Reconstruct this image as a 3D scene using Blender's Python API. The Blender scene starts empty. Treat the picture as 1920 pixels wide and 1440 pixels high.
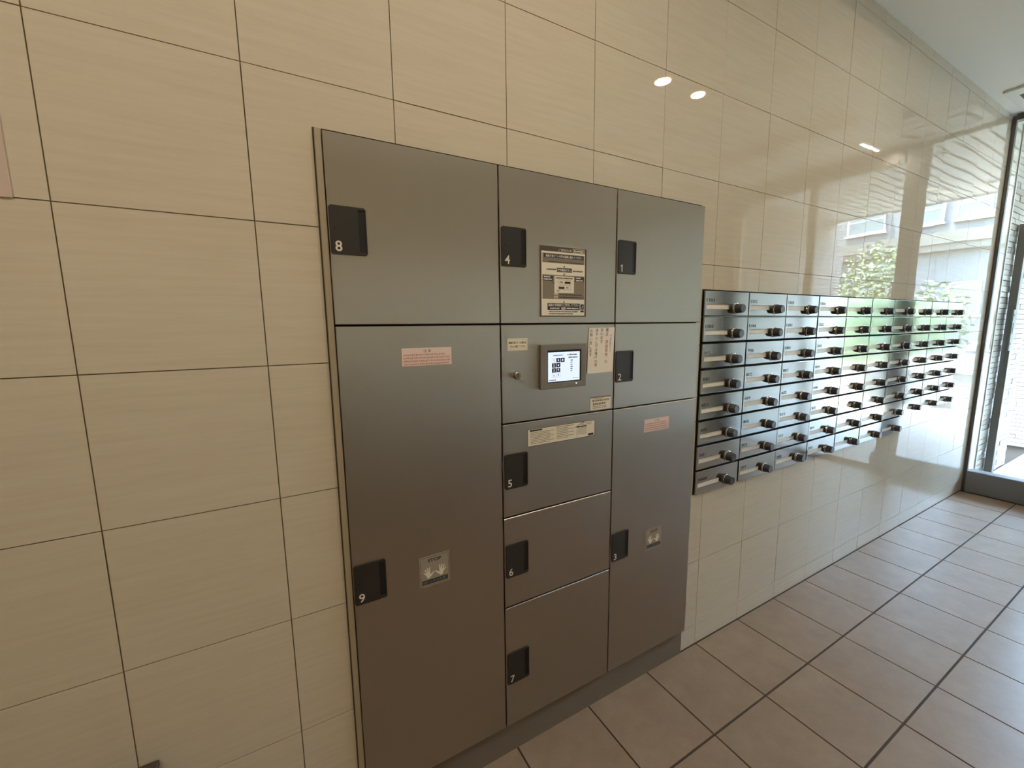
import bpy, bmesh, math, random
from mathutils import Vector, Matrix
R = random.Random(7)
scn = bpy.context.scene
COL = scn.collection

# ------------------------------------------------------------------ camera
cam_d = bpy.data.cameras.new('camera')
cam_d.sensor_fit = 'HORIZONTAL'; cam_d.sensor_width = 36.0; cam_d.lens = 14.597
cam_d.clip_start = 0.02; cam_d.clip_end = 300
cam = bpy.data.objects.new('camera', cam_d); COL.objects.link(cam)
_r = Vector((0.87128532, -0.49063049, -0.01198394))
_u = Vector((0.07714142, 0.112795, 0.99061925))
_f = Vector((0.48467628, 0.86403646, -0.13612456))
cam.matrix_world = Matrix(((_r.x, _u.x, -_f.x, -1.42627), (_r.y, _u.y, -_f.y, -1.04842),
                           (_r.z, _u.z, -_f.z, 1.37861), (0, 0, 0, 1)))
scn.camera = cam

# ------------------------------------------------------------------ sky, sun, exposure
SUN_EL, SUN_STRENGTH, SKY_STRENGTH = math.radians(72), 210.0, 11.5
LAMP_POWER = 4.6
world = bpy.data.worlds.new('sky'); scn.world = world; world.use_nodes = True
wn = world.node_tree.nodes; wl = world.node_tree.links
sky = wn.new('ShaderNodeTexSky'); sky.sky_type = 'NISHITA'; sky.sun_disc = False
sky.sun_elevation = SUN_EL; sky.sun_rotation = math.radians(190); sky.air_density = 1.2; sky.dust_density = 2.0
wn['Background'].inputs['Strength'].default_value = SKY_STRENGTH
wl.new(sky.outputs[0], wn['Background'].inputs['Color'])
sun_d = bpy.data.lights.new('sun', 'SUN'); sun_d.energy = SUN_STRENGTH; sun_d.angle = 0.01
sun_d.color = (1.0, 0.95, 0.86)
sun = bpy.data.objects.new('sun', sun_d); COL.objects.link(sun)
sun.rotation_euler = Vector((0.09, math.cos(SUN_EL), -math.sin(SUN_EL))).to_track_quat('-Z', 'Y').to_euler()
sun.location = (-1, -4, 12)
vs = scn.view_settings
vs.view_transform = 'Standard'; vs.look = 'None'; vs.exposure = 0.36; vs.gamma = 1.0; vs.use_curve_mapping = False
scn.cycles.max_bounces = 8; scn.cycles.diffuse_bounces = 4; scn.cycles.glossy_bounces = 4
scn.cycles.transparent_max_bounces = 8
scn.cycles.use_adaptive_sampling = True; scn.cycles.adaptive_threshold = 0.025; scn.cycles.adaptive_min_samples = 20
scn.cycles.sample_clamp_indirect = 6.0
scn.cycles.caustics_reflective = False; scn.cycles.caustics_refractive = False

# ------------------------------------------------------------------ materials
def lin(c):
    return tuple((x / 12.92 if x <= 0.04045 else ((x + 0.055) / 1.055) ** 2.4) for x in [v / 255 for v in c]) + (1,)

def mat(name, rgb=(200, 200, 200), rough=0.5, metal=0.0, coat=0.0, coat_rough=0.05, emit=None, estr=1.0, spec=0.5):
    m = bpy.data.materials.new(name); m.use_nodes = True
    b = m.node_tree.nodes['Principled BSDF']
    b.inputs['Base Color'].default_value = lin(rgb)
    b.inputs['Roughness'].default_value = rough
    b.inputs['Metallic'].default_value = metal
    b.inputs['Specular IOR Level'].default_value = spec
    b.inputs['Coat Weight'].default_value = coat
    b.inputs['Coat Roughness'].default_value = coat_rough
    if emit:
        b.inputs['Emission Color'].default_value = lin(emit); b.inputs['Emission Strength'].default_value = estr
    return m

def nodes(m):
    return m.node_tree.nodes, m.node_tree.links, m.node_tree.nodes['Principled BSDF']

def coords(m, scale, rand=True, kind='Object'):
    """object coordinates, shifted by the object's random number, stretched by scale"""
    n, l, b = nodes(m)
    tc = n.new('ShaderNodeTexCoord'); mp = n.new('ShaderNodeMapping')
    mp.inputs['Scale'].default_value = scale
    if rand:
        oi = n.new('ShaderNodeObjectInfo'); mu = n.new('ShaderNodeMath'); mu.operation = 'MULTIPLY'; mu.inputs[1].default_value = 57.0
        ad = n.new('ShaderNodeVectorMath'); ad.operation = 'ADD'
        l.new(oi.outputs['Random'], mu.inputs[0]); l.new(tc.outputs[kind], ad.inputs[0]); l.new(mu.outputs[0], ad.inputs[1])
        l.new(ad.outputs[0], mp.inputs['Vector'])
    else:
        l.new(tc.outputs[kind], mp.inputs['Vector'])
    return mp.outputs[0]

def noise(m, vec, scale, detail=4, rough=0.55):
    n, l, b = nodes(m)
    t = n.new('ShaderNodeTexNoise'); t.inputs['Scale'].default_value = scale; t.inputs['Detail'].default_value = detail
    t.inputs['Roughness'].default_value = rough
    l.new(vec, t.inputs['Vector'])
    return t.outputs['Fac']

def ramp(m, fac, stops):
    n, l, b = nodes(m)
    r = n.new('ShaderNodeValToRGB'); l.new(fac, r.inputs[0])
    e = r.color_ramp.elements
    while len(e) < len(stops): e.new(0.5)
    for k, (p, c) in enumerate(stops): e[k].position = p; e[k].color = lin(c)
    return r.outputs[0]

def bump(m, h, strength, dist, socket='Normal'):
    n, l, b = nodes(m)
    bp = n.new('ShaderNodeBump'); bp.inputs['Strength'].default_value = strength; bp.inputs['Distance'].default_value = dist
    l.new(h, bp.inputs['Height']); l.new(bp.outputs[0], b.inputs[socket])
    return bp

# polished beige wall tile with fine horizontal streaks
M_TILE = mat('polished_beige_tile', (205, 188, 158), 0.55, spec=0.0, coat=1.0, coat_rough=0.012)
_n, _l, _b = nodes(M_TILE)
v = coords(M_TILE, (5, 5, 90))
c1 = ramp(M_TILE, noise(M_TILE, v, 1.0, 5, 0.65), [(0.25, (207, 196, 176)), (0.55, (213, 203, 184)), (0.85, (218, 209, 191))])
_l.new(c1, _b.inputs['Base Color'])
w = coords(M_TILE, (1, 1, 1))
bump(M_TILE, noise(M_TILE, w, 4.0, 1, 0.4), 0.5, 0.0007, 'Coat Normal')

M_GROUT = mat('tile_grout', (132, 119, 98), 0.9)
M_FLOOR = mat('floor_porcelain', (120, 106, 92), 0.36, spec=0.6)
_n, _l, _b = nodes(M_FLOOR)
v = coords(M_FLOOR, (1, 1, 1))
c1 = ramp(M_FLOOR, noise(M_FLOOR, v, 9.0, 6, 0.7), [(0.25, (134, 113, 94)), (0.55, (147, 125, 105)), (0.8, (157, 137, 117))])
_l.new(c1, _b.inputs['Base Color'])
bump(M_FLOOR, noise(M_FLOOR, v, 70.0, 4, 0.6), 0.25, 0.001)
M_PAVE = mat('pale_paving_porcelain', (190, 184, 174), 0.45, spec=0.5)
_n, _l, _b = nodes(M_PAVE)
_l.new(ramp(M_PAVE, noise(M_PAVE, coords(M_PAVE, (1, 1, 1)), 9.0, 6, 0.7), [(0.25, (202, 196, 187)), (0.55, (212, 207, 199)), (0.8, (220, 216, 209))]), _b.inputs['Base Color'])
M_FGROUT = mat('floor_grout', (72, 62, 52), 0.9)
M_CEIL = mat('ceiling_paint', (240, 239, 232), 0.85)
_n, _l, _b = nodes(M_CEIL); bump(M_CEIL, noise(M_CEIL, coords(M_CEIL, (1, 1, 1), False), 160, 3), 0.2, 0.002)
M_WALL = mat('plain_wall_paint', (176, 160, 134), 0.8)
M_OPP = mat('brown_grey_wall_panel', (190, 178, 156), 0.6)

def steel(name, rgb, rough, aniso=0.0, wavy=0.0, freq=3.0):
    m = mat(name, rgb, rough, 1.0)
    n, l, b = nodes(m)
    if aniso:
        b.inputs['Anisotropic'].default_value = aniso
        cb = n.new('ShaderNodeCombineXYZ'); cb.inputs[0].default_value = 1.0
        l.new(cb.outputs[0], b.inputs['Tangent'])
    if wavy:
        bump(m, noise(m, coords(m, (1, 1, 1.6)), freq, 1, 0.3), 1.0, wavy)
    return m
M_DOOR = steel('hairline_steel', (192, 187, 178), 0.40, 0.92, 0.0016, 3.2)
M_MAIL = steel('polished_mailbox_steel', (176, 175, 172), 0.10, 0.0, 0.0003, 7.0)
M_FRAME = mat('satin_steel', (150, 146, 138), 0.35, 1.0)
M_PLINTH = mat('plinth_steel', (126, 116, 102), 0.45, 0.25)
M_DARKGAP = mat('dark_recess', (26, 23, 20), 0.8)
M_BLACK = mat('black_plastic', (44, 42, 40), 0.45)
M_PIT = mat('handle_recess_black', (14, 13, 13), 0.6)
M_WHITE = mat('white_print', (228, 220, 206), 0.6)
M_KNOB = mat('dark_grey_dial_plastic', (58, 62, 68), 0.35)
M_RING = mat('chrome_ring', (205, 205, 205), 0.12, 1.0)
M_CARD = mat('cream_name_card', (246, 241, 228), 0.5, coat=1.0, coat_rough=0.04)
M_INK = mat('engraved_dark_number', (70, 66, 62), 0.6)
M_CREAM = mat('cream_label', (242, 234, 216), 0.5)
M_PINK = mat('pale_pink_label', (240, 218, 210), 0.5)
M_PRED = mat('faded_red_print', (204, 158, 146), 0.6)
M_BROWN = mat('dark_brown_print', (84, 72, 60), 0.55)
M_TAUPE = mat('taupe_print', (138, 126, 108), 0.6)
M_NAVY = mat('navy_print', (44, 48, 60), 0.55)
M_BLACKINK = mat('black_ink', (42, 38, 36), 0.6)
M_REDINK = mat('red_ink', (166, 60, 58), 0.6)
M_PAPER = mat('white_paper', (248, 241, 230), 0.75)
M_SILVERLABEL = mat('silver_sticker', (158, 149, 134), 0.5)
M_BEZEL = mat('grey_bezel', (128, 124, 117), 0.45)
M_SCREEN = mat('lit_screen', (20, 20, 22), 0.25, emit=(214, 226, 250), estr=0.95)
M_SDARK = mat('screen_dark_icon', (52, 52, 62), 0.4)
M_SMID = mat('screen_grey_text', (120, 124, 138), 0.4)
M_SLIGHT = mat('screen_outline', (176, 184, 198), 0.4)
M_LED = mat('indicator', (220, 255, 220), 0.4, emit=(225, 250, 225), estr=2.0)
M_MULL = mat('dark_anodised_frame', (96, 92, 86), 0.4, 0.6)
M_SILL = mat('grey_sill_metal', (120, 120, 122), 0.5, 0.2)
M_LIGHTMETAL = mat('light_metal_stile', (200, 198, 192), 0.35, 0.5)
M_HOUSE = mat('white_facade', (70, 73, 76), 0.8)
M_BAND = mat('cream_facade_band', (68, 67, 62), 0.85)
M_WINGLASS = mat('facade_glass', (52, 60, 64), 0.12, spec=0.5)
M_WINFRAME = mat('white_window_frame', (124, 128, 132), 0.5)
M_SOFFIT = mat('soffit_board_paint', (240, 240, 236), 0.6)
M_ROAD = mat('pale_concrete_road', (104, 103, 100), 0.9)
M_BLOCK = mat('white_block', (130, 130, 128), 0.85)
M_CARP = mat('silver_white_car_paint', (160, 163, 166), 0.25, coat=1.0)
M_TYRE = mat('tyre_rubber', (34, 34, 36), 0.8)
M_POSTER = mat('poster_paper', (206, 186, 172), 0.7)
M_POSTLINE = mat('poster_border_line', (96, 58, 52), 0.7)
M_WOOD = mat('dark_brown_wood', (74, 58, 48), 0.6)
_n, _l, _b = nodes(M_WOOD)
_l.new(ramp(M_WOOD, noise(M_WOOD, coords(M_WOOD, (8, 8, 120)), 1.0, 4), [(0.3, (58, 45, 38)), (0.7, (88, 70, 58))]), _b.inputs['Base Color'])
M_BARK = mat('bark', (98, 84, 70), 0.9)
M_LEAF = mat('leaf_green', (76, 98, 56), 0.6)
M_STONE = mat('split_face_stone', (150, 142, 132), 0.9)
_n, _l, _b = nodes(M_STONE)
g = _n.new('ShaderNodeNewGeometry')
_l.new(ramp(M_STONE, g.outputs['Random Per Island'], [(0.0, (170, 163, 153)), (0.4, (190, 183, 173)), (0.75, (202, 196, 186)), (1.0, (216, 210, 201))]), _b.inputs['Base Color'])
bump(M_STONE, noise(M_STONE, coords(M_STONE, (1, 1, 1), False), 90, 4), 0.6, 0.004)
M_MORTAR = mat('dark_mortar', (78, 74, 70), 0.95)
M_LENS = mat('lamp_lens', (255, 220, 150), 0.4, emit=(255, 196, 96), estr=9.0)
M_GOLD = mat('gold_reflector', (214, 168, 90), 0.3, 0.8)
M_DOME = mat('smoked_dome', (88, 80, 70), 0.1, coat=1.0)
M_VENT = mat('vent_white', (224, 224, 216), 0.6)
M_SLOT = mat('vent_slot_dark', (48, 46, 42), 0.7)

M_GLASS = bpy.data.materials.new('clear_glass'); M_GLASS.use_nodes = True
_n = M_GLASS.node_tree.nodes; _l = M_GLASS.node_tree.links
_n.remove(_n['Principled BSDF'])
_t = _n.new('ShaderNodeBsdfTransparent'); _t.inputs[0].default_value = (0.93, 0.97, 0.95, 1)
_g = _n.new('ShaderNodeBsdfGlossy'); _g.inputs['Roughness'].default_value = 0.0
_fr = _n.new('ShaderNodeFresnel'); _fr.inputs['IOR'].default_value = 1.5
_ge = _n.new('ShaderNodeNewGeometry'); _io = _n.new('ShaderNodeMapRange')          # same Fresnel on the inner and outer face of the thin pane
_io.inputs['To Min'].default_value = 1.5; _io.inputs['To Max'].default_value = 1 / 1.5
_l.new(_ge.outputs['Backfacing'], _io.inputs['Value']); _l.new(_io.outputs[0], _fr.inputs['IOR'])
_mx = _n.new('ShaderNodeMixShader')
_l.new(_fr.outputs[0], _mx.inputs[0]); _l.new(_t.outputs[0], _mx.inputs[1]); _l.new(_g.outputs[0], _mx.inputs[2])
_l.new(_mx.outputs[0], _n['Material Output'].inputs[0])

# ------------------------------------------------------------------ helpers
def link(name, me, m, parent=None, loc=None):
    o = bpy.data.objects.new(name, me); COL.objects.link(o)
    if m is not None and len(me.materials) == 0: me.materials.append(m)
    if parent is not None: o.parent = parent
    if loc is not None: o.location = loc
    return o

def tag(o, label, cat, group=None):
    o['label'] = label; o['category'] = cat
    if group: o['group'] = group
    return o

def struct(o): o['kind'] = 'structure'; return o

def thing(name, label, cat, loc=(0, 0, 0), group=None):
    o = bpy.data.objects.new(name, None); COL.objects.link(o); o.location = loc; o.empty_display_size = 0.05
    return tag(o, label, cat, group)

def mesh(name, verts, faces):
    me = bpy.data.meshes.new(name); me.from_pydata(verts, [], faces); me.update(); return me

def from_bm(name, bm):
    me = bpy.data.meshes.new(name); bmesh.ops.recalc_face_normals(bm, faces=bm.faces); bm.to_mesh(me); bm.free(); return me

def bm_box(bm, x0, x1, y0, y1, z0, z1, bev=0.0, seg=1):
    r = bmesh.ops.create_cube(bm, size=1.0)
    vv = r['verts']
    for q in vv:
        q.co = Vector(((x0 + x1) / 2 + q.co.x * abs(x1 - x0), (y0 + y1) / 2 + q.co.y * abs(y1 - y0), (z0 + z1) / 2 + q.co.z * abs(z1 - z0)))
    if bev:
        ee = list({e for q in vv for e in q.link_edges})
        bmesh.ops.bevel(bm, geom=ee, offset=bev, segments=seg, affect='EDGES', profile=0.5)

def box(name, x0, x1, y0, y1, z0, z1, m, parent=None, bev=0.0, seg=1):
    bm = bmesh.new(); bm_box(bm, x0, x1, y0, y1, z0, z1, bev, seg)
    return link(name, from_bm(name, bm), m, parent)

def boxes(name, lst, m, parent=None, bev=0.0):
    bm = bmesh.new()
    for b in lst: bm_box(bm, *b, bev)
    return link(name, from_bm(name, bm), m, parent)

def gridplate(us, ws, d0, d1, inside, mapf):
    """plate with rectangular holes; us, ws cut lines, d0 front depth, d1 back depth"""
    us = sorted(set(us)); ws = sorted(set(ws))
    nu, nw = len(us) - 1, len(ws) - 1
    keep = {(i, j) for i in range(nu) for j in range(nw) if inside((us[i] + us[i + 1]) / 2, (ws[j] + ws[j + 1]) / 2)}
    V, F, idx = [], [], {}
    def vid(i, j, k):
        q = (i, j, k)
        if q not in idx: idx[q] = len(V); V.append(mapf(us[i], ws[j], d0 if k == 0 else d1))
        return idx[q]
    for (i, j) in keep:
        F.append((vid(i, j, 0), vid(i + 1, j, 0), vid(i + 1, j + 1, 0), vid(i, j + 1, 0)))
        F.append((vid(i, j, 1), vid(i, j + 1, 1), vid(i + 1, j + 1, 1), vid(i + 1, j, 1)))
        for di, dj, a, b in ((-1, 0, (i, j), (i, j + 1)), (1, 0, (i + 1, j), (i + 1, j + 1)), (0, -1, (i, j), (i + 1, j)), (0, 1, (i, j + 1), (i + 1, j + 1))):
            if (i + di, j + dj) not in keep:
                F.append((vid(*a, 0), vid(*b, 0), vid(*b, 1), vid(*a, 1)))
    me = bpy.data.meshes.new('plate'); me.from_pydata(V, [], F)
    bm = bmesh.new(); bm.from_mesh(me); bmesh.ops.recalc_face_normals(bm, faces=bm.faces); bm.to_mesh(me); bm.free()
    return me
XZ = lambda a, b, d: (a, d, b)
XY = lambda a, b, d: (a, b, d)

def lathe(name, prof, seg, m, parent=None, loc=(0, 0, 0), axis='Z'):
    """profile of (radius, height) turned about an axis; axis 'Y' points the height to -y"""
    V, F = [], []
    for r, h in prof:
        for s in range(seg):
            a = 2 * math.pi * s / seg
            p = (r * math.cos(a), r * math.sin(a), h)
            if axis == 'Y': p = (p[0], -p[2], p[1])
            if axis == 'X': p = (p[2], p[0], p[1])
            V.append(p)
    for k in range(len(prof) - 1):
        for s in range(seg):
            F.append((k * seg + s, k * seg + (s + 1) % seg, (k + 1) * seg + (s + 1) % seg, (k + 1) * seg + s))
    F.append(tuple(range(seg))); F.append(tuple((len(prof) - 1) * seg + s for s in range(seg)))
    me = bpy.data.meshes.new(name); me.from_pydata(V, [], F)
    bm = bmesh.new(); bm.from_mesh(me); bmesh.ops.recalc_face_normals(bm, faces=bm.faces); bm.to_mesh(me); bm.free()
    return link(name, me, m, parent, loc)

_txt_c = bpy.data.curves.new('glyphs', 'FONT'); _txt_o = bpy.data.objects.new('glyphs', _txt_c); COL.objects.link(_txt_o)
_txt_c.resolution_u = 3
_cache = {}
def glyphs(body, h, w=None, cx=None, x0=None, z=0.0, bold=0.0):
    """vertices and faces of a line of print in the x-z plane, bottom at z, height h, optional width w"""
    key = (body, bold)
    if key not in _cache:
        _txt_c.body = body; _txt_c.size = 1.0; _txt_c.offset = bold
        dg = bpy.context.evaluated_depsgraph_get(); dg.update()
        me = bpy.data.meshes.new_from_object(_txt_o.evaluated_get(dg))
        _cache[key] = ([tuple(q.co) for q in me.vertices], [tuple(p.vertices) for p in me.polygons])
        bpy.data.meshes.remove(me)
    V, F = _cache[key]
    if not V: return [], []
    ax = min(p[0] for p in V); bx = max(p[0] for p in V); ay = min(p[1] for p in V); by = max(p[1] for p in V)
    s = h / (by - ay); sx = s if w is None else w / (bx - ax)
    ww = (bx - ax) * sx
    if cx is not None: x0 = cx - ww / 2
    return [(x0 + (p[0] - ax) * sx, z + (p[1] - ay) * s) for p in V], F

class Print:
    """flat print collected per colour on a sheet that faces -y"""
    def __init__(self, y): self.y = y; self.V = []; self.F = []
    def add(self, V, F):
        n = len(self.V); self.V += [(a, self.y, b) for a, b in V]; self.F += [tuple(i + n for i in f) for f in F]; return self
    def rect(self, x0, x1, z0, z1): return self.add([(x0, z0), (x1, z0), (x1, z1), (x0, z1)], [(0, 1, 2, 3)])
    def poly(self, pts): return self.add(pts, [tuple(range(len(pts)))])
    def text(self, *a, **k): return self.add(*glyphs(*a, **k))
    def frame(self, x0, x1, z0, z1, t):
        self.rect(x0, x1, z0, z0 + t); self.rect(x0, x1, z1 - t, z1); self.rect(x0, x0 + t, z0 + t, z1 - t); return self.rect(x1 - t, x1, z0 + t, z1 - t)
    def dashes(self, x0, x1, z, h, seed=0):
        """a line of print too small to read"""
        r = random.Random(seed); x = x0
        while x < x1 - h * 0.5:
            w = h * r.uniform(0.5, 1.0); self.rect(x, min(x + w, x1), z + h * r.uniform(0, .18), z + h * r.uniform(.75, 1)); x += w + h * r.uniform(0.1, 0.3)
        return self
    def build(self, name, m, parent):
        if not self.F: return None
        me = mesh(name, self.V, self.F); return link(name, me, m, parent)

# ------------------------------------------------------------------ the room shell
WX0, WX1, CEIL = -3.0, 3.40, 2.87
LK = (-1.326, -0.031, 0.0, 1.812)                     # opening for the lockers
MBX, MBW, MROW = 0.0, 0.28285, 0.1028
MB1 = (-0.004, 10 * MBW + 0.004, 0.795, 1.512)          # opening for the mailboxes
MB2 = (-0.004, 7 * MBW + 0.002, 0.690, 0.795)
def in_hole(x, z):
    for h in (LK, MB1, MB2):
        if h[0] < x < h[1] and h[2] < z < h[3]: return True
    return False
xs = [WX0, 3.69] + [h[k] for h in (LK, MB1, MB2) for k in (0, 1)]
zs = [0.0, CEIL] + [h[k] for h in (LK, MB1, MB2) for k in (2, 3)]
wall = link('wall_back', gridplate(xs, zs, 0.0025, 0.26, lambda a, b: not in_hole(a, b), XZ), M_GROUT); struct(wall)
struct(box('wall_outer', WX0, 3.69, 0.262, 0.34, 0, CEIL + 0.4, M_WALL))
TX, TZ, JW = 0.3015, 0.3032, 0.0022
def tile_mesh(w, h): 
    return gridplate([-w / 2, w / 2], [-h / 2, h / 2], 0.0, 0.0024, lambda a, b: True, XZ)
full_tile = tile_mesh(TX - JW, TZ - JW); full_tile.materials.append(M_TILE)
for i in range(-6, 18):
    for j in range(-1, 10):
        x0, x1 = max(-1.448 + i * TX + JW / 2, WX0), min(-1.448 + (i + 1) * TX - JW / 2, 3.688)
        z0, z1 = max(0.088 + j * TZ + JW / 2, 0.002), min(0.088 + (j + 1) * TZ - JW / 2, CEIL - 0.001)
        if x1 - x0 < 0.01 or z1 - z0 < 0.01: continue
        cut = [h for h in (LK, MB1, MB2) if h[0] < x1 and h[1] > x0 and h[2] < z1 and h[3] > z0]
        cx, cz = (x0 + x1) / 2, (z0 + z1) / 2
        if cut:
            us = [x0 - cx, x1 - cx] + [q - cx for h in cut for q in h[:2] if x0 < q < x1]
            ws = [z0 - cz, z1 - cz] + [q - cz for h in cut for q in h[2:] if z0 < q < z1]
            me = gridplate(us, ws, 0.0, 0.0024, lambda a, b: not in_hole(a + cx, b + cz), XZ)
            if not me.polygons: continue
        elif abs((x1 - x0) - (TX - JW)) < 1e-6 and abs((z1 - z0) - (TZ - JW)) < 1e-6: me = full_tile
        else: me = tile_mesh(x1 - x0, z1 - z0)
        o = link('tile', me, M_TILE, wall, (cx, R.uniform(-0.0002, 0.0002), cz))
        o.rotation_euler = (R.gauss(0, 0.0014), 0, R.gauss(0, 0.0014))

# floor
floor = struct(box('floor', WX0, 3.38, -2.2, 0.26, -0.08, -0.004, M_FGROUT))
FX, FJ = 0.30, 0.006
ft = gridplate([-(FX - FJ) / 2, (FX - FJ) / 2], [-(FX - FJ) / 2, (FX - FJ) / 2], 0.0, -0.0038, lambda a, b: True, XY)
ft.materials.append(M_FLOOR)
def floor_tiles(par, xa, xb, ya, yb, m=M_FLOOR):
    full = ft if m is M_FLOOR else ft.copy()
    if m is not M_FLOOR: full.materials.clear(); full.materials.append(m)
    i = math.floor((xa - 0.0637) / FX)
    while 0.0637 + i * FX < xb:
        j = 0
        while -0.0015 - j * 0.3012 > yb:
            x0, x1 = max(0.0637 + i * FX + FJ / 2, xa), min(0.0637 + (i + 1) * FX - FJ / 2, xb)
            y1, y0 = min(-0.0015 - j * 0.3012 - FJ / 2, ya), max(-0.0015 - (j + 1) * 0.3012 + FJ / 2, yb)
            j += 1
            if x1 - x0 < 0.02 or y1 - y0 < 0.02: continue
            if abs(x1 - x0 - (FX - FJ)) < 0.002: me = full
            else: me = gridplate([-(x1 - x0) / 2, (x1 - x0) / 2], [-(y1 - y0) / 2, (y1 - y0) / 2], 0.0, -0.0038, lambda a, b: True, XY)
            o = link('floor_tile', me, m, par, ((x0 + x1) / 2, (y0 + y1) / 2, 0))
            o.rotation_euler = (R.gauss(0, 0.0006), R.gauss(0, 0.0006), 0)
        i += 1
floor_tiles(floor, WX0, 3.38, 0.0, -2.19)

# ceiling with a raised coffer that holds the downlights
CF = (-2.6, 2.5, -1.8, -0.55)
ceiling = struct(link('ceiling', gridplate([WX0, 3.46, CF[0], CF[1]], [-2.3, 0.34, CF[2], CF[3]], CEIL, CEIL + 0.1,
                 lambda a, b: not (CF[0] < a < CF[1] and CF[2] < b < CF[3]), XY), M_CEIL))
struct(box('ceiling_coffer', CF[0] - 0.1, CF[1] + 0.1, CF[2] - 0.1, CF[3] + 0.1, CEIL + 0.1, CEIL + 0.2, M_CEIL))
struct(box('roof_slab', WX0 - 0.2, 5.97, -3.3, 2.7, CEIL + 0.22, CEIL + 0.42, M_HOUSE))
struct(box('unseen_shade_slab', WX0 - 0.2, 6.85, -3.3, 2.7, 5.6, 5.8, M_HOUSE))  # unseen slab, added to push the sun's shadow edge further out
struct(box('wall_front', WX0, 3.38, -2.3, -2.2, 0, CEIL, M_OPP))
struct(box('reflector_band', WX0 + 0.01, 3.30, -2.199, -2.19, 1.0, 1.88, mat('pale_reflector_band', (236, 234, 226), 0.35)))  # added pale band, there to mirror a bright streak into the locker doors
struct(box('wall_left', WX0 - 0.1, WX0, -2.3, 0.26, 0, CEIL, M_WALL))
struct(box('trim_1', 3.682, 3.70, -0.006, 0.02, 0, CEIL, M_LIGHTMETAL))

# ------------------------------------------------------------------ glass front at the end of the room
win = struct(bpy.data.objects.new('window_1', None)); COL.objects.link(win); win.location = (3.42, 0, 0)
def at(o):                                                    # parts modelled in world space under a placed parent
    return o
def wpart(name, x0, x1, y0, y1, z0, z1, m, par, bev=0.002):
    l = par.location
    return box(name, x0 - l.x, x1 - l.x, y0 - l.y, y1 - l.y, z0 - l.z, z1 - l.z, m, par, bev)
wpart('wall_mullion', 3.40, 3.436, -0.022, -0.0015, 0.0, 2.86, M_MULL, win)
wpart('sill', 3.38, 3.48, -0.62, -0.022, 0.0, 0.177, M_SILL, win, 0.004)
wpart('head_rail', 3.39, 3.45, -0.45, -0.022, 2.825, 2.868, M_MULL, win)
wpart('pane', 3.416, 3.424, -0.45, -0.022, 0.177, 2.825, M_GLASS, win, 0)
wpart('door_mullion', 3.37, 3.47, -0.58, -0.45, 0.0, 2.868, M_MULL, win)
door = struct(bpy.data.objects.new('door_1', None)); COL.objects.link(door); door.location = (3.42, -1.3, 0)
wpart('header', 3.35, 3.47, -2.2, -0.58, 2.73, 2.868, M_MULL, door, 0.004)
wpart('fixed_pane', 3.416, 3.424, -1.27, -0.58, 0.03, 2.73, M_GLASS, door, 0)
wpart('stile', 3.40, 3.44, -1.32, -1.25, 0.0, 2.73, M_LIGHTMETAL, door)
wpart('sliding_pane', 3.376, 3.384, -2.0, -1.25, 0.03, 2.73, M_GLASS, door, 0)
wpart('door_stile', 3.365, 3.395, -2.06, -2.0, 0.0, 2.73, M_LIGHTMETAL, door)
wpart('bottom_rail', 3.40, 3.44, -1.25, -0.58, 0.0, 0.05, M_LIGHTMETAL, door)
wpart('jamb', 3.36, 3.46, -2.2, -2.07, 0.0, 2.73, M_MULL, door)

# ------------------------------------------------------------------ parcel lockers
YF = -0.02                                                    # door face
CXS = (-1.3104, -0.8839, -0.4611, -0.0352)
ZT, ZM, ZP, Z56, Z67, ZB, Z23 = 1.8045, 1.3865, 1.1010, 0.8159, 0.5250, 0.1124, 1.1000
G = 0.0022
hp_w, hp_h = 0.079, 0.105
bm = bmesh.new()                                              # handle plate with a finger slot on its right
def rounded(x0, x1, z0, z1, r, n=4):
    pts = []
    for cx, cz, a0 in ((x1 - r, z0 + r, -90), (x1 - r, z1 - r, 0), (x0 + r, z1 - r, 90), (x0 + r, z0 + r, 180)):
        for k in range(n + 1):
            a = math.radians(a0 + 90 * k / n); pts.append((cx + r * math.cos(a), cz + r * math.sin(a)))
    return pts
def prism(bm, pts, y0, y1):
    a = [bm.verts.new((x, y0, z)) for x, z in pts]; b = [bm.verts.new((x, y1, z)) for x, z in pts]
    bm.faces.new(a); bm.faces.new(b[::-1])
    for k in range(len(pts)): bm.faces.new((a[k], b[k], b[(k + 1) % len(pts)], a[(k + 1) % len(pts)]))
# plate = left pad + top, bottom and right rims around the slot
prism(bm, rounded(0, 0.0625, 0, hp_h, 0.004)[0:0] or [(0.0, 0.004), (0.004, 0.0), (0.0615, 0.0), (0.0615, hp_h), (0.004, hp_h), (0.0, hp_h - 0.004)], 0, -0.0035)
prism(bm, [(0.0615, 0.0), (0.075, 0.0), (0.079, 0.004), (0.079, 0.0075), (0.0615, 0.0075)], 0, -0.0025)
prism(bm, [(0.0615, hp_h - 0.0055), (0.079, hp_h - 0.0055), (0.079, hp_h - 0.004), (0.075, hp_h), (0.0615, hp_h)], 0, -0.0025)
prism(bm, [(0.0765, 0.0075), (0.079, 0.0075), (0.079, hp_h - 0.0055), (0.0765, hp_h - 0.0055)], 0, -0.0025)
HANDLE_ME = from_bm('handle_plate', bm); HANDLE_ME.materials.append(M_BLACK)
bm = bmesh.new(); bm_box(bm, 0.0615, 0.0765, -0.0006, 0.0, 0.0075, hp_h - 0.0055); PIT_ME = from_bm('finger_slot', bm); PIT_ME.materials.append(M_PIT)

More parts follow.
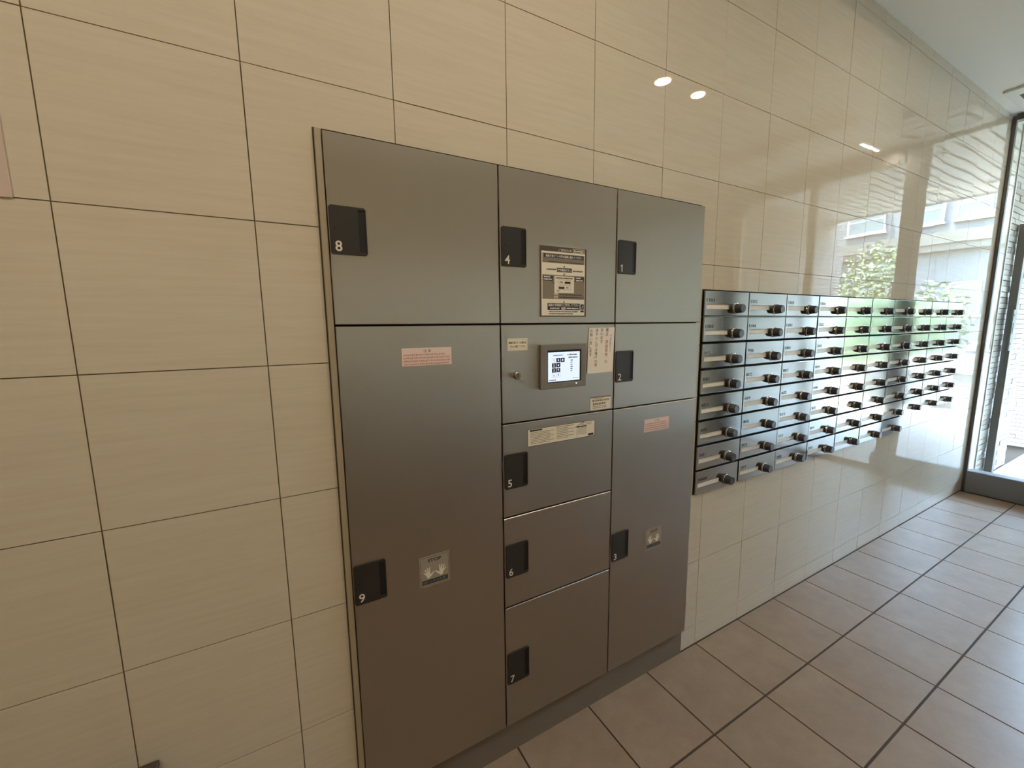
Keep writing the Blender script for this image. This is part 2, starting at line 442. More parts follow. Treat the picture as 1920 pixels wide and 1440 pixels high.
def locker_column(k, doors, label):
    x0, x1 = CXS[k], CXS[k + 1]
    t = thing('parcel_locker', label, 'locker', ((x0 + x1) / 2, 0.0, 0.0), 'parcel locker columns set into the wall')
    lx = t.location.x
    box('carcass', x0 + 0.001 - lx, x1 - 0.001 - lx, -0.004, 0.235, 0.115, ZT, M_DARKGAP, t)
    box('plinth', x0 + (0.0 if k else 0.0) - lx, x1 - 0.004 * (k == 2) - lx, -0.006, 0.20, 0.0, 0.114, M_PLINTH, t)
    for (za, zb, num, hz) in doors:
        d = box('door' if num else 'control_panel', x0 + G - lx, x1 - G - lx, YF, -0.0045, za + G, zb - G, M_DOOR, t, 0.0012)
        if num:
            hx = x0 + 0.0035 - lx if k == 0 else x0 + 0.0055 - lx
            hpl = link('handle_plate', HANDLE_ME, M_BLACK, d, (hx, YF, hz - hp_h / 2))
            link('finger_slot', PIT_ME, M_PIT, d, (hx, YF, hz - hp_h / 2))
            pr = Print(YF - 0.0038); nx, nz = hx + 0.0095, hz - hp_h / 2 + 0.0065
            if num == '1': pr.poly([(nx + .0045, nz), (nx + .0085, nz), (nx + .0085, nz + .023), (nx + .0055, nz + .023), (nx + .0045, nz + .0205)]).poly([(nx, nz + .0155), (nx + .0045, nz + .0175), (nx + .0045, nz + .0205), (nx, nz + .0185)])
            else: pr.text(num, 0.023, x0=nx, z=nz, bold=0.012)
            pr.build('numeral', M_WHITE, d)
            lathe('indicator_hole', [(0.0022, 0.0), (0.0022, 0.0003)], 10, M_PIT, d, (hx + 0.0105, YF - 0.0035, hz + 0.004), 'Y')
    return t, lx
colL, _ = locker_column(0, [(ZB, ZM, '9', 0.743), (ZM, ZT, '8', 1.597)], 'left stainless parcel locker column with doors 8 and 9')
colM, lxm = locker_column(1, [(ZB, Z67, '7', 0.315), (Z67, Z56, '6', 0.676), (Z56, ZP, '5', 0.957), (ZP, ZM, None, 0), (ZM, ZT, '4', 1.596)],
                        'middle stainless parcel locker column with touch screen and doors 4 to 7')
colR, _ = locker_column(2, [(ZB, Z23, '3', 0.600), (Z23, ZM, '2', 1.243), (ZM, ZT, '1', 1.597)], 'right stainless parcel locker column with doors 1 to 3 beside mailboxes')
# key cylinder in the control panel
panel = [o for o in colM.children if o.name.startswith('control_panel')][0]
lathe('key_cylinder', [(0.0105, 0.0), (0.0105, 0.006), (0.0085, 0.0075)], 24, M_FRAME, panel, (-0.833 - lxm, YF, 1.240), 'Y')
box('keyhole', -0.8338 - lxm, -0.8322 - lxm, YF - 0.0080, YF - 0.0076, 1.234, 1.246, M_PIT, panel)
# light trim strip and dark sealant down the left side of the lockers
s = thing('edge_trim', 'light metal trim strip along the left edge of the lockers', 'trim', (-1.317, 0, 0))
box('strip', -0.0062, 0.0076, -0.014, 0.10, 0.0, 1.8075, mat('pale_trim', (176, 164, 142), 0.4), s, 0.0015)
box('sealant', -0.0088, -0.0064, -0.002, 0.05, 0.0, 1.810, mat('old_sealant', (84, 76, 62), 0.8), s)

# ------------------------------------------------------------------ labels and notices on the lockers
def sheet(name, x0, x1, z0, z1, m, label, cat, y=YF, group=None, t=0.0005):
    th = thing(name, label, cat, ((x0 + x1) / 2, y, z0), group)
    bm = bmesh.new(); prism(bm, [(x0 - th.location.x, 0), (x1 - th.location.x, 0), (x1 - th.location.x, z1 - z0), (x0 - th.location.x, z1 - z0)], 0, -t)
    link('sheet', from_bm('sheet', bm), m, th)
    return th, (x1 - x0), (z1 - z0)
T1, T2, T3 = -0.0006, -0.0007, -0.0008

# instruction board on door 4 (drawn in fractions of its width and height)
th, W, H = sheet('instruction_board', -0.753, -0.584, 1.4075, 1.609, M_BROWN, 'tall instruction board with flow chart on door 4', 'sign', t=0.0012)
X = lambda u: (u - 0.5) * W
Zf = lambda q: (1 - q) * H
base = Print(-0.0013); base.rect(X(.028), X(.965), Zf(.985), Zf(.072)); base.build('cream_field', M_CREAM, th)
tp = Print(-0.0014); tp.rect(X(.045), X(.952), Zf(.232), Zf(.098)); tp.rect(X(.045), X(.955), Zf(.745), Zf(.400)); tp.build('taupe_bands', M_TAUPE, th)
nv = Print(-0.0015)
nv.rect(X(.075), X(.93), Zf(.160), Zf(.108)); nv.rect(X(.345), X(.67), Zf(.355), Zf(.295))
nv.rect(X(.055), X(.265), Zf(.485), Zf(.415)); nv.rect(X(.755), X(.945), Zf(.485), Zf(.412))
nv.rect(X(.15), X(.855), Zf(.905), Zf(.805)); nv.rect(X(.87), X(.95), Zf(.895), Zf(.815)); nv.rect(X(.87), X(.95), Zf(.935), Zf(.905))
for q in (.262, .372, .772):
    nv.rect(X(.495), X(.51), Zf(q + .012), Zf(q)); nv.poly([(X(.48), Zf(q + .012)), (X(.5025), Zf(q + .03)), (X(.525), Zf(q + .012))])
nv.dashes(X(.13), X(.33), Zf(.335), .0045, 3); nv.dashes(X(.69), X(.93), Zf(.342), .0045, 4)
nv.dashes(X(.16), X(.92), Zf(.222), .0032, 5)
nv.dashes(X(.40), X(.90), Zf(.690), .0042, 6); nv.dashes(X(.40), X(.94), Zf(.727), .0042, 7)
nv.dashes(X(.18), X(.82), Zf(.937), .0040, 8); nv.dashes(X(.18), X(.72), Zf(.968), .0040, 9)
nv.poly([(X(.22), Zf(.485)), (X(.235), Zf(.485)), (X(.36), Zf(.562)), (X(.35), Zf(.566))])
nv.poly([(X(.755), Zf(.478)), (X(.64), Zf(.505)), (X(.64), Zf(.499)), (X(.755), Zf(.470))])
nv.build('dark_boxes', M_NAVY, th)
wh = Print(-0.0016)
wh.rect(X(.295), X(.72), Zf(.655), Zf(.415)); wh.rect(X(.295), X(.365), Zf(.688), Zf(.660)); wh.rect(X(.295), X(.365), Zf(.732), Zf(.703))
wh.text('ご使用方法', .0075, w=X(.66) - X(.38), x0=X(.38), z=Zf(.062))
wh.frame(X(.69), X(.955), Zf(.065), Zf(.012), .0012); wh.dashes(X(.715), X(.93), Zf(.052), .0052, 11)
wh.text('画面が消えている時は画面に触れてください', .0072, w=X(.90) - X(.115), x0=X(.115), z=Zf(.152), bold=.02)
wh.text('操作開始ボタン', .0075, w=X(.655) - X(.36), x0=X(.36), z=Zf(.344), bold=.02)
wh.dashes(X(.075), X(.22), Zf(.442), .0045, 12); wh.dashes(X(.07), X(.25), Zf(.476), .0045, 13)
wh.dashes(X(.77), X(.88), Zf(.440), .0042, 14); wh.dashes(X(.77), X(.925), Zf(.476), .0042, 15)
wh.text('画面の手順通りに操作して下さい', .0078, w=X(.835) - X(.17), x0=X(.17), z=Zf(.852), bold=.02)
wh.rect(X(.445), X(.535), Zf(.895), Zf(.862)); wh.dashes(X(.20), X(.42), Zf(.889), .0045, 16); wh.dashes(X(.56), X(.83), Zf(.889), .0045, 17)
wh.poly([(X(.895), Zf(.875)), (X(.905), Zf(.88)), (X(.93), Zf(.84)), (X(.92), Zf(.835))])
wh.build('light_print', M_CREAM, th)['kind'] = 'stuff'
dk = Print(-0.0017)
dk.dashes(X(.32), X(.70), Zf(.452), .0045, 18); dk.frame(X(.37), X(.65), Zf(.525), Zf(.465), .0006); dk.frame(X(.37), X(.65), Zf(.605), Zf(.547), .0006)
dk.rect(X(.515), X(.64), Zf(.518), Zf(.488)); dk.rect(X(.385), X(.51), Zf(.596), Zf(.565)); dk.dashes(X(.41), X(.47), Zf(.508), .004, 19)
dk.dashes(X(.55), X(.61), Zf(.588), .004, 20); dk.dashes(X(.345), X(.40), Zf(.635), .004, 21); dk.text('確定', .0045, w=.012, cx=X(.49), z=Zf(.888))
dk.dashes(X(.31), X(.355), Zf(.682), .003, 22); dk.dashes(X(.31), X(.355), Zf(.727), .003, 23)
dk.build('dark_print', M_BLACKINK, th)['kind'] = 'stuff'

def caution(x0, x1, z0, z1, label):
    th, W, H = sheet('caution_label', x0, x1, z0, z1, M_PINK, label, 'sticker', group='pink caution stickers')
    a = Print(T1); a.text('注 意', .0075, w=.020, cx=0, z=H - .0115); a.build('heading', M_BROWN, th)
    b = Print(T1)
    for k, (l, r) in enumerate(((.03, .88), (.03, .97), (.03, .97), (.03, .95))):
        b.dashes((l - .5) * W, (r - .5) * W, H - .0195 - k * .0078, .0050, 40 + k)
        b.rect((.015 - .5) * W, (.985 - .5) * W, H - .0213 - k * .0078, H - .0209 - k * .0078)
    b.build('small_print', M_PRED, th)
caution(-1.161, -1.031, 1.284, 1.329, 'pale pink caution sticker high on the left tall door')
caution(-0.312, -0.186, 1.000, 1.046, 'pale pink caution sticker on the right tall door near the mailboxes')

def hand_pts(bm_print, cx, cz, s, flip):
    """open palm with five spread fingers, flat print"""
    f = -1 if flip else 1
    def cap(x0, z0, x1, z1, r0, r1):
        dx, dz = x1 - x0, z1 - z0; L = math.hypot(dx, dz); nx, nz = -dz / L, dx / L; pts = []
        for k in range(7):
            a = math.pi * k / 6; c, q = math.cos(a), math.sin(a)
            pts.append((x1 + (nx * c + dx / L * q) * r1, z1 + (nz * c + dz / L * q) * r1))
        pts += [(x0 - nx * r0, z0 - nz * r0), (x0 + nx * r0, z0 + nz * r0)]
        bm_print.poly([(cx + f * x * s, cz + z * s) for x, z in pts])
    palm = [(-.30, .05), (-.22, -.35), (.0, -.55), (.22, -.42), (.36, -.1), (.30, .12), (.0, .18)]
    bm_print.poly([(cx + f * x * s, cz + z * s) for x, z in palm])
    cap(-.24, .0, -.62, .42, .09, .05); cap(-.15, .1, -.42, .78, .09, .06); cap(.0, .12, -.10, .95, .10, .06); cap(.16, .1, .22, .95, .10, .06); cap(.22, -.25, .80, .28, .14, .06)
def stop_label(x0, x1, z0, z1, label):
    th, W, H = sheet('stop_label', x0, x1, z0, z1, M_SILVERLABEL, label, 'sticker', group='silver stop stickers with two hands')
    a = Print(T1); a.text('STOP', .0095, w=.038, cx=0, z=H - .0185, bold=.03); a.frame(-W / 2 + .003, W / 2 - .003, .003, H - .003, .0008); a.build('heading', M_BLACKINK, th)
    b = Print(T1); hand_pts(b, -.0185, .034, .0205, False); b.build('left_hand', M_CREAM, th)
    b = Print(T1); hand_pts(b, .0185, .034, .0205, True); b.build('right_hand', M_CREAM, th)
    c = Print(T1); c.rect(-W / 2 + .006, W / 2 - .006, .0065, .0195); c.build('navy_bar', M_NAVY, th)
    d = Print(T2); d.text('はいっちゃだめ！', .0085, w=W - .020, cx=0, z=.0088); d.build('bar_lettering', M_SILVERLABEL, th)
stop_label(-1.1415, -1.056, 0.680, 0.768, 'silver STOP sticker with two white hands, low on the left tall door')
stop_label(-0.287, -0.201, 0.5415, 0.6245, 'silver STOP sticker with two white hands, on the right tall door near the mailboxes')

th, W, H = sheet('panel_label', -0.863, -0.7965, 1.312, 1.346, M_CREAM, 'small cream two-line label at upper left of control panel', 'sticker')
a = Print(T1); a.frame(-W / 2 + .002, W / 2 - .002, .0035, H - .0035, .0004)
a.text('画面が消えている場合は', .0075, w=W - .009, cx=0, z=.0185, bold=.02); a.text('パネルに触れてください', .0075, w=W - .014, cx=0, z=.0075, bold=.02); a.build('lettering', M_BLACKINK, th)

# hand-written paper note, columns read from the right, slightly crooked and curling at the foot
th = thing('paper_note', 'white handwritten paper note taped right of touch screen', 'note', (-0.518, YF, 1.2285))
V, F = [], []
NX, NZ = 6, 8
def note_pt(u, q, k=0.0):
    x = -0.056 + u * 0.107 + (1 - q) * -0.0035 + 0.004 * q * 0 ; x += 0.004 * q
    z = q * 0.1440 + 0.001 * u
    y = -0.0008 - 0.004 * (1 - q) ** 2 * (0.5 + 0.5 * math.sin(3.2 * u + .4)) - 0.0008 * math.sin(7 * u) ** 2
    return (x, y - k, z)
for j in range(NZ + 1):
    for i in range(NX + 1): V.append(note_pt(i / NX, j / NZ))
for j in range(NZ):
    for i in range(NX): a = j * (NX + 1) + i; F.append((a, a + 1, a + NX + 2, a + NX + 1))
pap = link('paper', mesh('paper', V, F), M_PAPER, th)
so = pap.modifiers.new('thick', 'SOLIDIFY'); so.thickness = 0.0002; so.offset = 1
def column(print_, chars, u, q0, hh, gap=1.14, w=None):
    q = q0
    for ch in chars:
        if ch != ' ':
            vv, ff = glyphs(ch, hh if ch not in 'のりにいかき' else hh * .8, w=(w or hh * 1.0), cx=0, z=0)
            n = len(print_.V)
            for (gx, gz) in vv:
                qq = (q * 0.144 - hh + gz) / 0.144; uu = u + gx / 0.107
                print_.V.append(note_pt(uu, qq, 0.0004))
            print_.F += [tuple(i + n for i in f) for f in ff]
        q -= hh * gap / 0.144 * (0.6 if ch == ' ' else 1)
b = Print(0)
column(b, '宅配ＢＯＸ', .885, .84, .0098, 1.16)
column(b, '最近', .70, 1.0 - .01, .0115, 1.2); column(b, 'の', .70, .28, .0105)
column(b, 'あります', .50, .985, .0105, 1.2)
column(b, '速やかに引き揚げの様', .30, .98, .0105, 1.16)
column(b, 'お願い致します', .09, .97, .0105, 1.2)
b.build('black_writing', M_BLACKINK, th)['kind'] = 'stuff'
b = Print(0); column(b, '滞留荷物', .70, .72, .0118, 1.14); b.build('red_writing', M_REDINK, th)

th, W, H = sheet('contact_label', -0.560, -0.474, 1.1075, 1.151, M_CREAM, 'small contact label at lower right of control panel', 'sticker')
a = Print(T1); a.rect(-W / 2, W / 2, H - .0045, H); a.rect(-W / 2 + .008, -W / 2 + .016, .0265, .0335); a.dashes(-W / 2 + .018, W / 2 - .008, .0265, .0070, 51)
a.dashes(-W / 2 + .010, W / 2 - .020, .0155, .0075, 52); a.build('bold_print', M_TAUPE, th)
a = Print(T1); a.dashes(-W / 2 + .010, W / 2 - .018, .0098, .0030, 53); a.dashes(-W / 2 + .010, W / 2 - .016, .0045, .0030, 54); a.dashes(-W / 2 + .012, W / 2 - .030, .0350, .0022, 55); a.build('small_print', M_TAUPE, th)['kind'] = 'stuff'

th, W, H = sheet('terms_label', -0.7985, -0.540, 1.022, 1.075, M_CREAM, 'wide cream terms label with torn clear film on door 5', 'sticker')
a = Print(T1); a.frame(-W / 2, W / 2, 0, H, .0013); a.rect(-W / 2 + .008, -W / 2 + .052, H - .0075, H - .0028); a.rect(-W / 2 + .183, -W / 2 + .223, H - .0175, H - .0135); a.rect(W / 2 - .028, W / 2 - .006, .0035, .0105)
a.rect(-W / 2 + .183, -W / 2 + .1837, .004, .030); a.build('frame_and_headings', M_BLACKINK, th)
a = Print(T1)
for k in range(8):
    a.dashes(-W / 2 + .010, -W / 2 + (.082 if k % 3 else .095), H - .0130 - k * .0048, .0024, 60 + k)
    a.dashes(-W / 2 + .105, -W / 2 + (.150 if k % 2 else .172), H - .0070 - k * .0052, .0026, 70 + k)
for k in range(5): a.dashes(-W / 2 + .187, -W / 2 + .225, H - .0215 - k * .0048, .0022, 80 + k)
for k in range(2): a.dashes(-W / 2 + .20, -W / 2 + .245, H - .0065 - k * .005, .0022, 90 + k)
a.poly([(-W / 2 + .175, H - .016), (-W / 2 + .178, H - .0165), (-W / 2 + .214, H - .002), (-W / 2 + .210, H - .001)])
a.build('small_print', M_TAUPE, th)['kind'] = 'stuff'

# touch screen terminal
term = thing('touch_screen', 'grey touch screen terminal with lit white display on control panel', 'touch screen', (-0.672, YF, 1.192))
bm = bmesh.new()
TW, THt = 0.170, 0.1335
me = gridplate([-TW / 2, -.061, .066, TW / 2], [0, .018, .1155, THt], -0.010, 0.0, lambda a, b: not (-.061 < a < .066 and .018 < b < .1155), XZ)
bz = link('bezel', me, M_BEZEL, term)
bv = bz.modifiers.new('bevel', 'BEVEL'); bv.width = 0.002; bv.segments = 2; bv.limit_method = 'ANGLE'
box('inner_frame', -.061, .066, -0.0080, -0.0005, .018, .1155, M_PIT, term)
scr = box('display', -.0583, .0600, -0.0084, -0.0081, .0215, .1100, M_SCREEN, term)
SY = -0.0086
icons = [(0, 0, '1', 0), (1, 0, '5', 1), (2, 0, '8', 1), (0, 1, '2', 1), (1, 1, '4', 1), (0, 2, '3', 1), (1, 2, '7', 1), (0, 3, '6', 0), (1, 3, '9', 0)]
for (ci, ri, ch, dark) in icons:
    x = -.0445 + ci * .0160; z = .0795 - ri * .0152
    p = Print(SY)
    if dark: p.rect(x, x + .0146, z, z + .0130); o = p.build('locker_icon', M_SDARK, scr)
    else: p.frame(x, x + .0150, z, z + .0130, .0005); o = p.build('locker_icon', M_SLIGHT, scr)
pl = Print(SY - .0001); pg = Print(SY - .0001)
for (ci, ri, ch, dark) in icons:
    x = -.0445 + ci * .0160 + .0073; z = .0795 - ri * .0152 + .0030
    (pl if dark else pg).text(ch, .0070, cx=x, z=z, bold=.02)
pl.build('icon_numerals', mat('screen_white', (30, 30, 30), 0.4, emit=(235, 240, 255), estr=0.95), scr)
pg.dashes(-.040, -.004, .0985, .0042, 31); pg.dashes(.0125, .0500, .0985, .0050, 32); pg.dashes(.0170, .0530, .0900, .0050, 33)
for k in range(6): pg.dashes(.0245, .0335, .0815 - k * .0064, .0042, 34 + k)
pg.dashes(-.055, -.028, .0245, .0036, 41); pg.dashes(.033, .055, .0275, .0018, 42)
pg.build('screen_text', M_SMID, scr)
a = Print(-0.0102); a.rect(-.009, .010, .0065, .0115); a.build('maker_plate', M_FRAME, term)
lathe('status_light', [(0.0018, 0), (0.0018, 0.0006)], 10, M_LED, term, (.046, -0.010, .0115), 'Y')

# ------------------------------------------------------------------ mailboxes
MY = -0.010
DW, DH = MBW - 0.0055, 0.0935
HX0, HX1, HZ0, HZ1 = 0.0095, 0.1485, 0.0245, 0.0440           # name slot in door coordinates
door_me = gridplate([0, HX0, HX1, DW], [0, HZ0, HZ1, DH], MY, 0.0, lambda a, b: not (HX0 < a < HX1 and HZ0 < b < HZ1), XZ)
bm = bmesh.new(); bm.from_mesh(door_me)
ed = [e for e in bm.edges if len(e.link_faces) == 2 and e.calc_face_angle() > 1 and all(abs(q.co.y - MY) < 1e-6 for q in e.verts)
      and not (HX0 - 1e-4 < e.verts[0].co.x < HX1 + 1e-4 and HZ0 - 1e-4 < e.verts[0].co.z < HZ1 + 1e-4)]
bmesh.ops.bevel(bm, geom=ed, offset=0.0010, segments=2, affect='EDGES', profile=0.5)
bm.to_mesh(door_me); bm.free(); door_me.materials.append(M_MAIL)
bm = bmesh.new(); bm_box(bm, 0, MBW - 0.0004, 0.001, 0.24, -0.003, DH + 0.003); body_me = from_bm('body', bm); body_me.materials.append(M_DARKGAP)
bm = bmesh.new(); bm_box(bm, HX0 + .0005, HX1 - .0005, MY + 0.0025, -0.0002, HZ0 + .0004, HZ1 - .0004); card_me = from_bm('name_card', bm); card_me.materials.append(M_CARD)
# ribbed dial: profile with flutes
V, F = [], []
seg = 36
prof = [(0.0195, 0.0), (0.0200, 0.004), (0.0190, 0.010), (0.0175, 0.027), (0.0160, 0.0300)]
for r, h in prof:
    for s in range(seg):
        a = 2 * math.pi * s / seg; rr = r * (1 - (0.045 if (s % 3 == 0 and 0.008 < h < 0.029) else 0))
        V.append((rr * math.cos(a), -h, rr * math.sin(a)))
for k in range(len(prof) - 1):
    for s in range(seg): F.append((k * seg + s, k * seg + (s + 1) % seg, (k + 1) * seg + (s + 1) % seg, (k + 1) * seg + s))
F.append(tuple((len(prof) - 1) * seg + s for s in range(seg))); F.append(tuple(range(seg)))
_m = mesh('dial', V, F); bm = bmesh.new(); bm.from_mesh(_m); bmesh.ops.recalc_face_normals(bm, faces=bm.faces); bm.to_mesh(_m); bm.free(); dial_me = _m; dial_me.materials.append(M_KNOB)
V, F = [], []
for r, h in [(0.0228, 0.0), (0.0228, 0.0030), (0.0205, 0.0042), (0.0196, 0.0042)]:
    for s in range(28):
        a = 2 * math.pi * s / 28; V.append((r * math.cos(a), -h, r * math.sin(a)))
for k in range(3):
    for s in range(28): F.append((k * 28 + s, k * 28 + (s + 1) % 28, (k + 1) * 28 + (s + 1) % 28, (k + 1) * 28 + s))
ring_me = mesh('dial_ring', V, F); ring_me.materials.append(M_RING)

NUM = {(0, 0): '1301', (1, 0): '1302', (2, 0): '1303', (3, 0): '1304',
       (0, 1): '1103', (1, 1): '1104', (2, 1): '1201', (3, 1): '1202',
       (0, 2): '905', (1, 2): '906', (2, 2): '1001', (3, 2): '1002',
       (0, 3): '801', (1, 3): '802', (2, 3): '803', (3, 3): '804',
       (0, 4): '603', (1, 4): '604', (2, 4): '605', (3, 4): '606',
       (0, 5): '405', (1, 5): '406', (2, 5): '501', (3, 5): '502',
       (0, 6): '301', (1, 6): '302', (2, 6): '303', (3, 6): '304',
       (0, 7): '管理事務所', (1, 7): '201', (2, 7): '202', (3, 7): '203'}
ORD = ['first', 'second', 'third', 'fourth', 'fifth', 'sixth', 'seventh', 'eighth', 'ninth', 'tenth']
ROWN = ['top row', 'second row', 'third row', 'fourth row', 'fifth row', 'sixth row', 'seventh row', 'bottom row']
for j in range(8):
    zb = 1.413 if j == 0 else 1.508 - (j + 1) * MROW + 0.00855 + 0.002
    for i in range(10 if j < 7 else 7):
        num = NUM.get((i, j))
        if num and num.isdigit(): lab = 'steel mailbox numbered %s, %s, %s from the lockers' % (num, ROWN[j], ORD[i])
        elif num: lab = 'steel mailbox with kanji lettering, bottom row, first from the lockers'
        else: lab = 'steel mailbox in the %s from the top, %s column from the lockers' % (ORD[j] + ' row', ORD[i])
        t = thing('mailbox', lab, 'mailbox', (MBX + i * MBW, 0, zb), 'steel mailboxes in the wall')
        link('body', body_me, M_DARKGAP, t)
        d = link('door', door_me, M_MAIL, t, (0.0028, 0, 0))
        link('name_card', card_me, M_CARD, t, (0.0028, 0, 0))
        kx = 0.198; kz = 0.0285
        kn = link('dial', dial_me, M_KNOB, t, (kx, MY, kz)); kn.rotation_euler = (0, R.uniform(0, 6.28), 0)
        link('dial_ring', ring_me, M_RING, t, (kx, MY, kz))
        if i < 7 or j < 7:
            d.rotation_euler = (R.gauss(0, 0.002), 0, R.gauss(0, 0.003))
        if num:
            pr = Print(MY - 0.0006)
            if num.isdigit(): pr.text(num, 0.0125, w=0.0138 * len(num) if len(num) == 3 else 0.046, x0=0.012, z=0.0525)
            else: pr.text(num, 0.0115, w=0.060, x0=0.012, z=0.0520, bold=.02)
            pr.build('number', M_INK, t)
# thin metal strip between the top row and the block below
tr = thing('mailbox_divider', 'thin steel strip between top and second mailbox rows', 'strip', (0, 0, 1.4078))
box('strip', 0.0, 10 * MBW, -0.008, 0.0005, 0.0, 0.0021, M_FRAME, tr)

# ------------------------------------------------------------------ poster and dark box at the left edge
th = thing('framed_notice', 'pale notice with dark brown border line at left edge', 'notice', (-2.02, -0.0004, 1.603))
bm = bmesh.new(); prism(bm, [(-.226, 0), (.226, 0), (.226, .60), (-.226, .60)], 0, -0.0025); link('board', from_bm('board', bm), M_POSTER, th)
p = Print(-0.0027); p.frame(-.213, .213, .013, .587, .0035); p.build('border_line', M_POSTLINE, th)
th = thing('low_cabinet', 'dark brown wooden cabinet top at lower left against the wall', 'cabinet', (-1.90, -0.031, 0.0))
box('body', -.18, .18, -.024, .03, 0.02, .458, M_WOOD, th, 0.003)
box('top_board', -.185, .185, -.027, .03, .458, .473, M_WOOD, th, 0.002)
box('base', -.17, .17, -.02, .028, 0.0, .02, M_BLACK, th)

# ------------------------------------------------------------------ ceiling fittings
def downlight(x, y, z, label, lit, power=LAMP_POWER):
    t = thing('downlight', label, 'lamp', (x, y, z), 'recessed ceiling downlights')
    V = []; F = []
    def ring(name, prof, m):
        vv, ff = [], []
        for r, h in prof:
            for s in range(28): a = 2 * math.pi * s / 28; vv.append((r * math.cos(a), r * math.sin(a), h))
        for k in range(len(prof) - 1):
            for s in range(28): ff.append((k * 28 + s, k * 28 + (s + 1) % 28, (k + 1) * 28 + (s + 1) % 28, (k + 1) * 28 + s))
        return link(name, mesh(name, vv, ff), m, t)
    ring('trim_ring', [(0.062, -0.0005), (0.062, -0.004), (0.052, -0.006), (0.050, -0.001)], M_GOLD if lit else M_VENT)
    lathe('lens', [(0.050, -0.0012), (0.050, -0.0006)], 28, M_LENS if lit else M_SLOT, t)
    if lit:
        ld = bpy.data.lights.new('downlight_lamp', 'AREA'); ld.shape = 'DISK'; ld.size = 0.09; ld.energy = power; ld.color = (1.0, 0.88, 0.69)
        ld.spread = math.radians(176)
        lo = bpy.data.objects.new('lamp', ld); COL.objects.link(lo); lo.parent = t; lo.location = (0, 0, -0.0075)
for x, lb in ((1.256, 'right one of the two lit yellow downlights over the mailboxes'), (0.91, 'left one of the two lit yellow downlights over the mailboxes'),
              (-0.66, 'lit yellow downlight over the parcel lockers, right of its pair'), (-1.01, 'lit yellow downlight over the parcel lockers, left of its pair'),
              (-2.25, 'lit yellow downlight near the left wall, right of its pair'), (-2.5, 'lit yellow downlight closest to the left wall')):  # this last pair is out of view, added to brighten the room
    downlight(x, -1.05, CEIL + 0.0995, lb, True, LAMP_POWER * (0.75 if x > 0 else 1.0))
downlight(3.10, -1.32, CEIL - 0.0005, 'unlit ceiling downlight in front of the glass door', False)
# cassette air vent
t = thing('ceiling_vent', 'white square ceiling vent panel with dark slots by the glass', 'vent', (3.10, -0.31, CEIL))
me = gridplate([-.25, -.14, -.105, .105, .14, .25], [-.25, -.20, -.165, .165, .20, .25], -0.016, -0.002, lambda a, b: True, XY)
link('panel', me, M_VENT, t)
boxes('slot', [(-.14, -.105, -.20, .20, -.0168, -.0161)], M_SLOT, t); boxes('slot', [(.105, .14, -.20, .20, -.0168, -.0161)], M_SLOT, t)
boxes('slot', [(-.104, .104, .165, .20, -.0168, -.0161)], M_SLOT, t); boxes('slot', [(-.104, .104, -.20, -.165, -.0168, -.0161)], M_SLOT, t)
boxes('shadow_gap', [(-.245, .245, -.245, .245, -.0019, -.0003)], M_SLOT, t)
# dome camera
t = thing('dome_camera', 'round smoked dome camera on the ceiling', 'camera', (2.62, -0.33, CEIL))
lathe('base', [(0.062, -0.0005), (0.062, -0.016), (0.054, -0.020)], 28, M_VENT, t)
lathe('dome', [(0.052, -0.0202)] + [(0.052 * math.cos(a), -0.0205 - 0.045 * math.sin(a)) for a in [k * math.pi / 2 / 6 for k in range(1, 6)]] + [(0.004, -0.0655)], 28, M_DOME, t)
# linear lamp in front of the door
t = thing('linear_lamp', 'slim lit white linear lamp on the ceiling before the sliding door', 'lamp', (3.06, -0.72, CEIL))
box('housing', -.16, .16, -.022, .022, -.024, -.0005, M_VENT, t, 0.004)
box('diffuser', -.15, .15, -.016, .016, -.0262, -.0241, mat('lit_diffuser', (240, 240, 240), 0.5, emit=(255, 250, 240), estr=4.0), t)
ld = bpy.data.lights.new('linear_lamp_light', 'AREA'); ld.shape = 'RECTANGLE'; ld.size = 0.30; ld.size_y = 0.02; ld.energy = 4.5; ld.color = (1.0, 0.97, 0.92)
lo = bpy.data.objects.new('light', ld); COL.objects.link(lo); lo.parent = t; lo.location = (0, 0, -0.028)

# ------------------------------------------------------------------ outdoors
pav = struct(box('paving', 3.38, 8.25, -3.0, 0.9, -0.10, -0.004, M_FGROUT))
floor_tiles(pav, 3.484, 8.2, 0.0, -2.65, M_PAVE)
paving_far = struct(box('paving_strip', 3.70, 8.2, 0.27, 0.9, -0.0038, -0.0002, M_PAVE))
struct(box('paving_kerb', 8.25, 9.9, -8, 6, -0.2, -0.02, M_ROAD))
struct(box('road', 9.9, 40, -30, 30, -0.25, -0.12, M_ROAD))

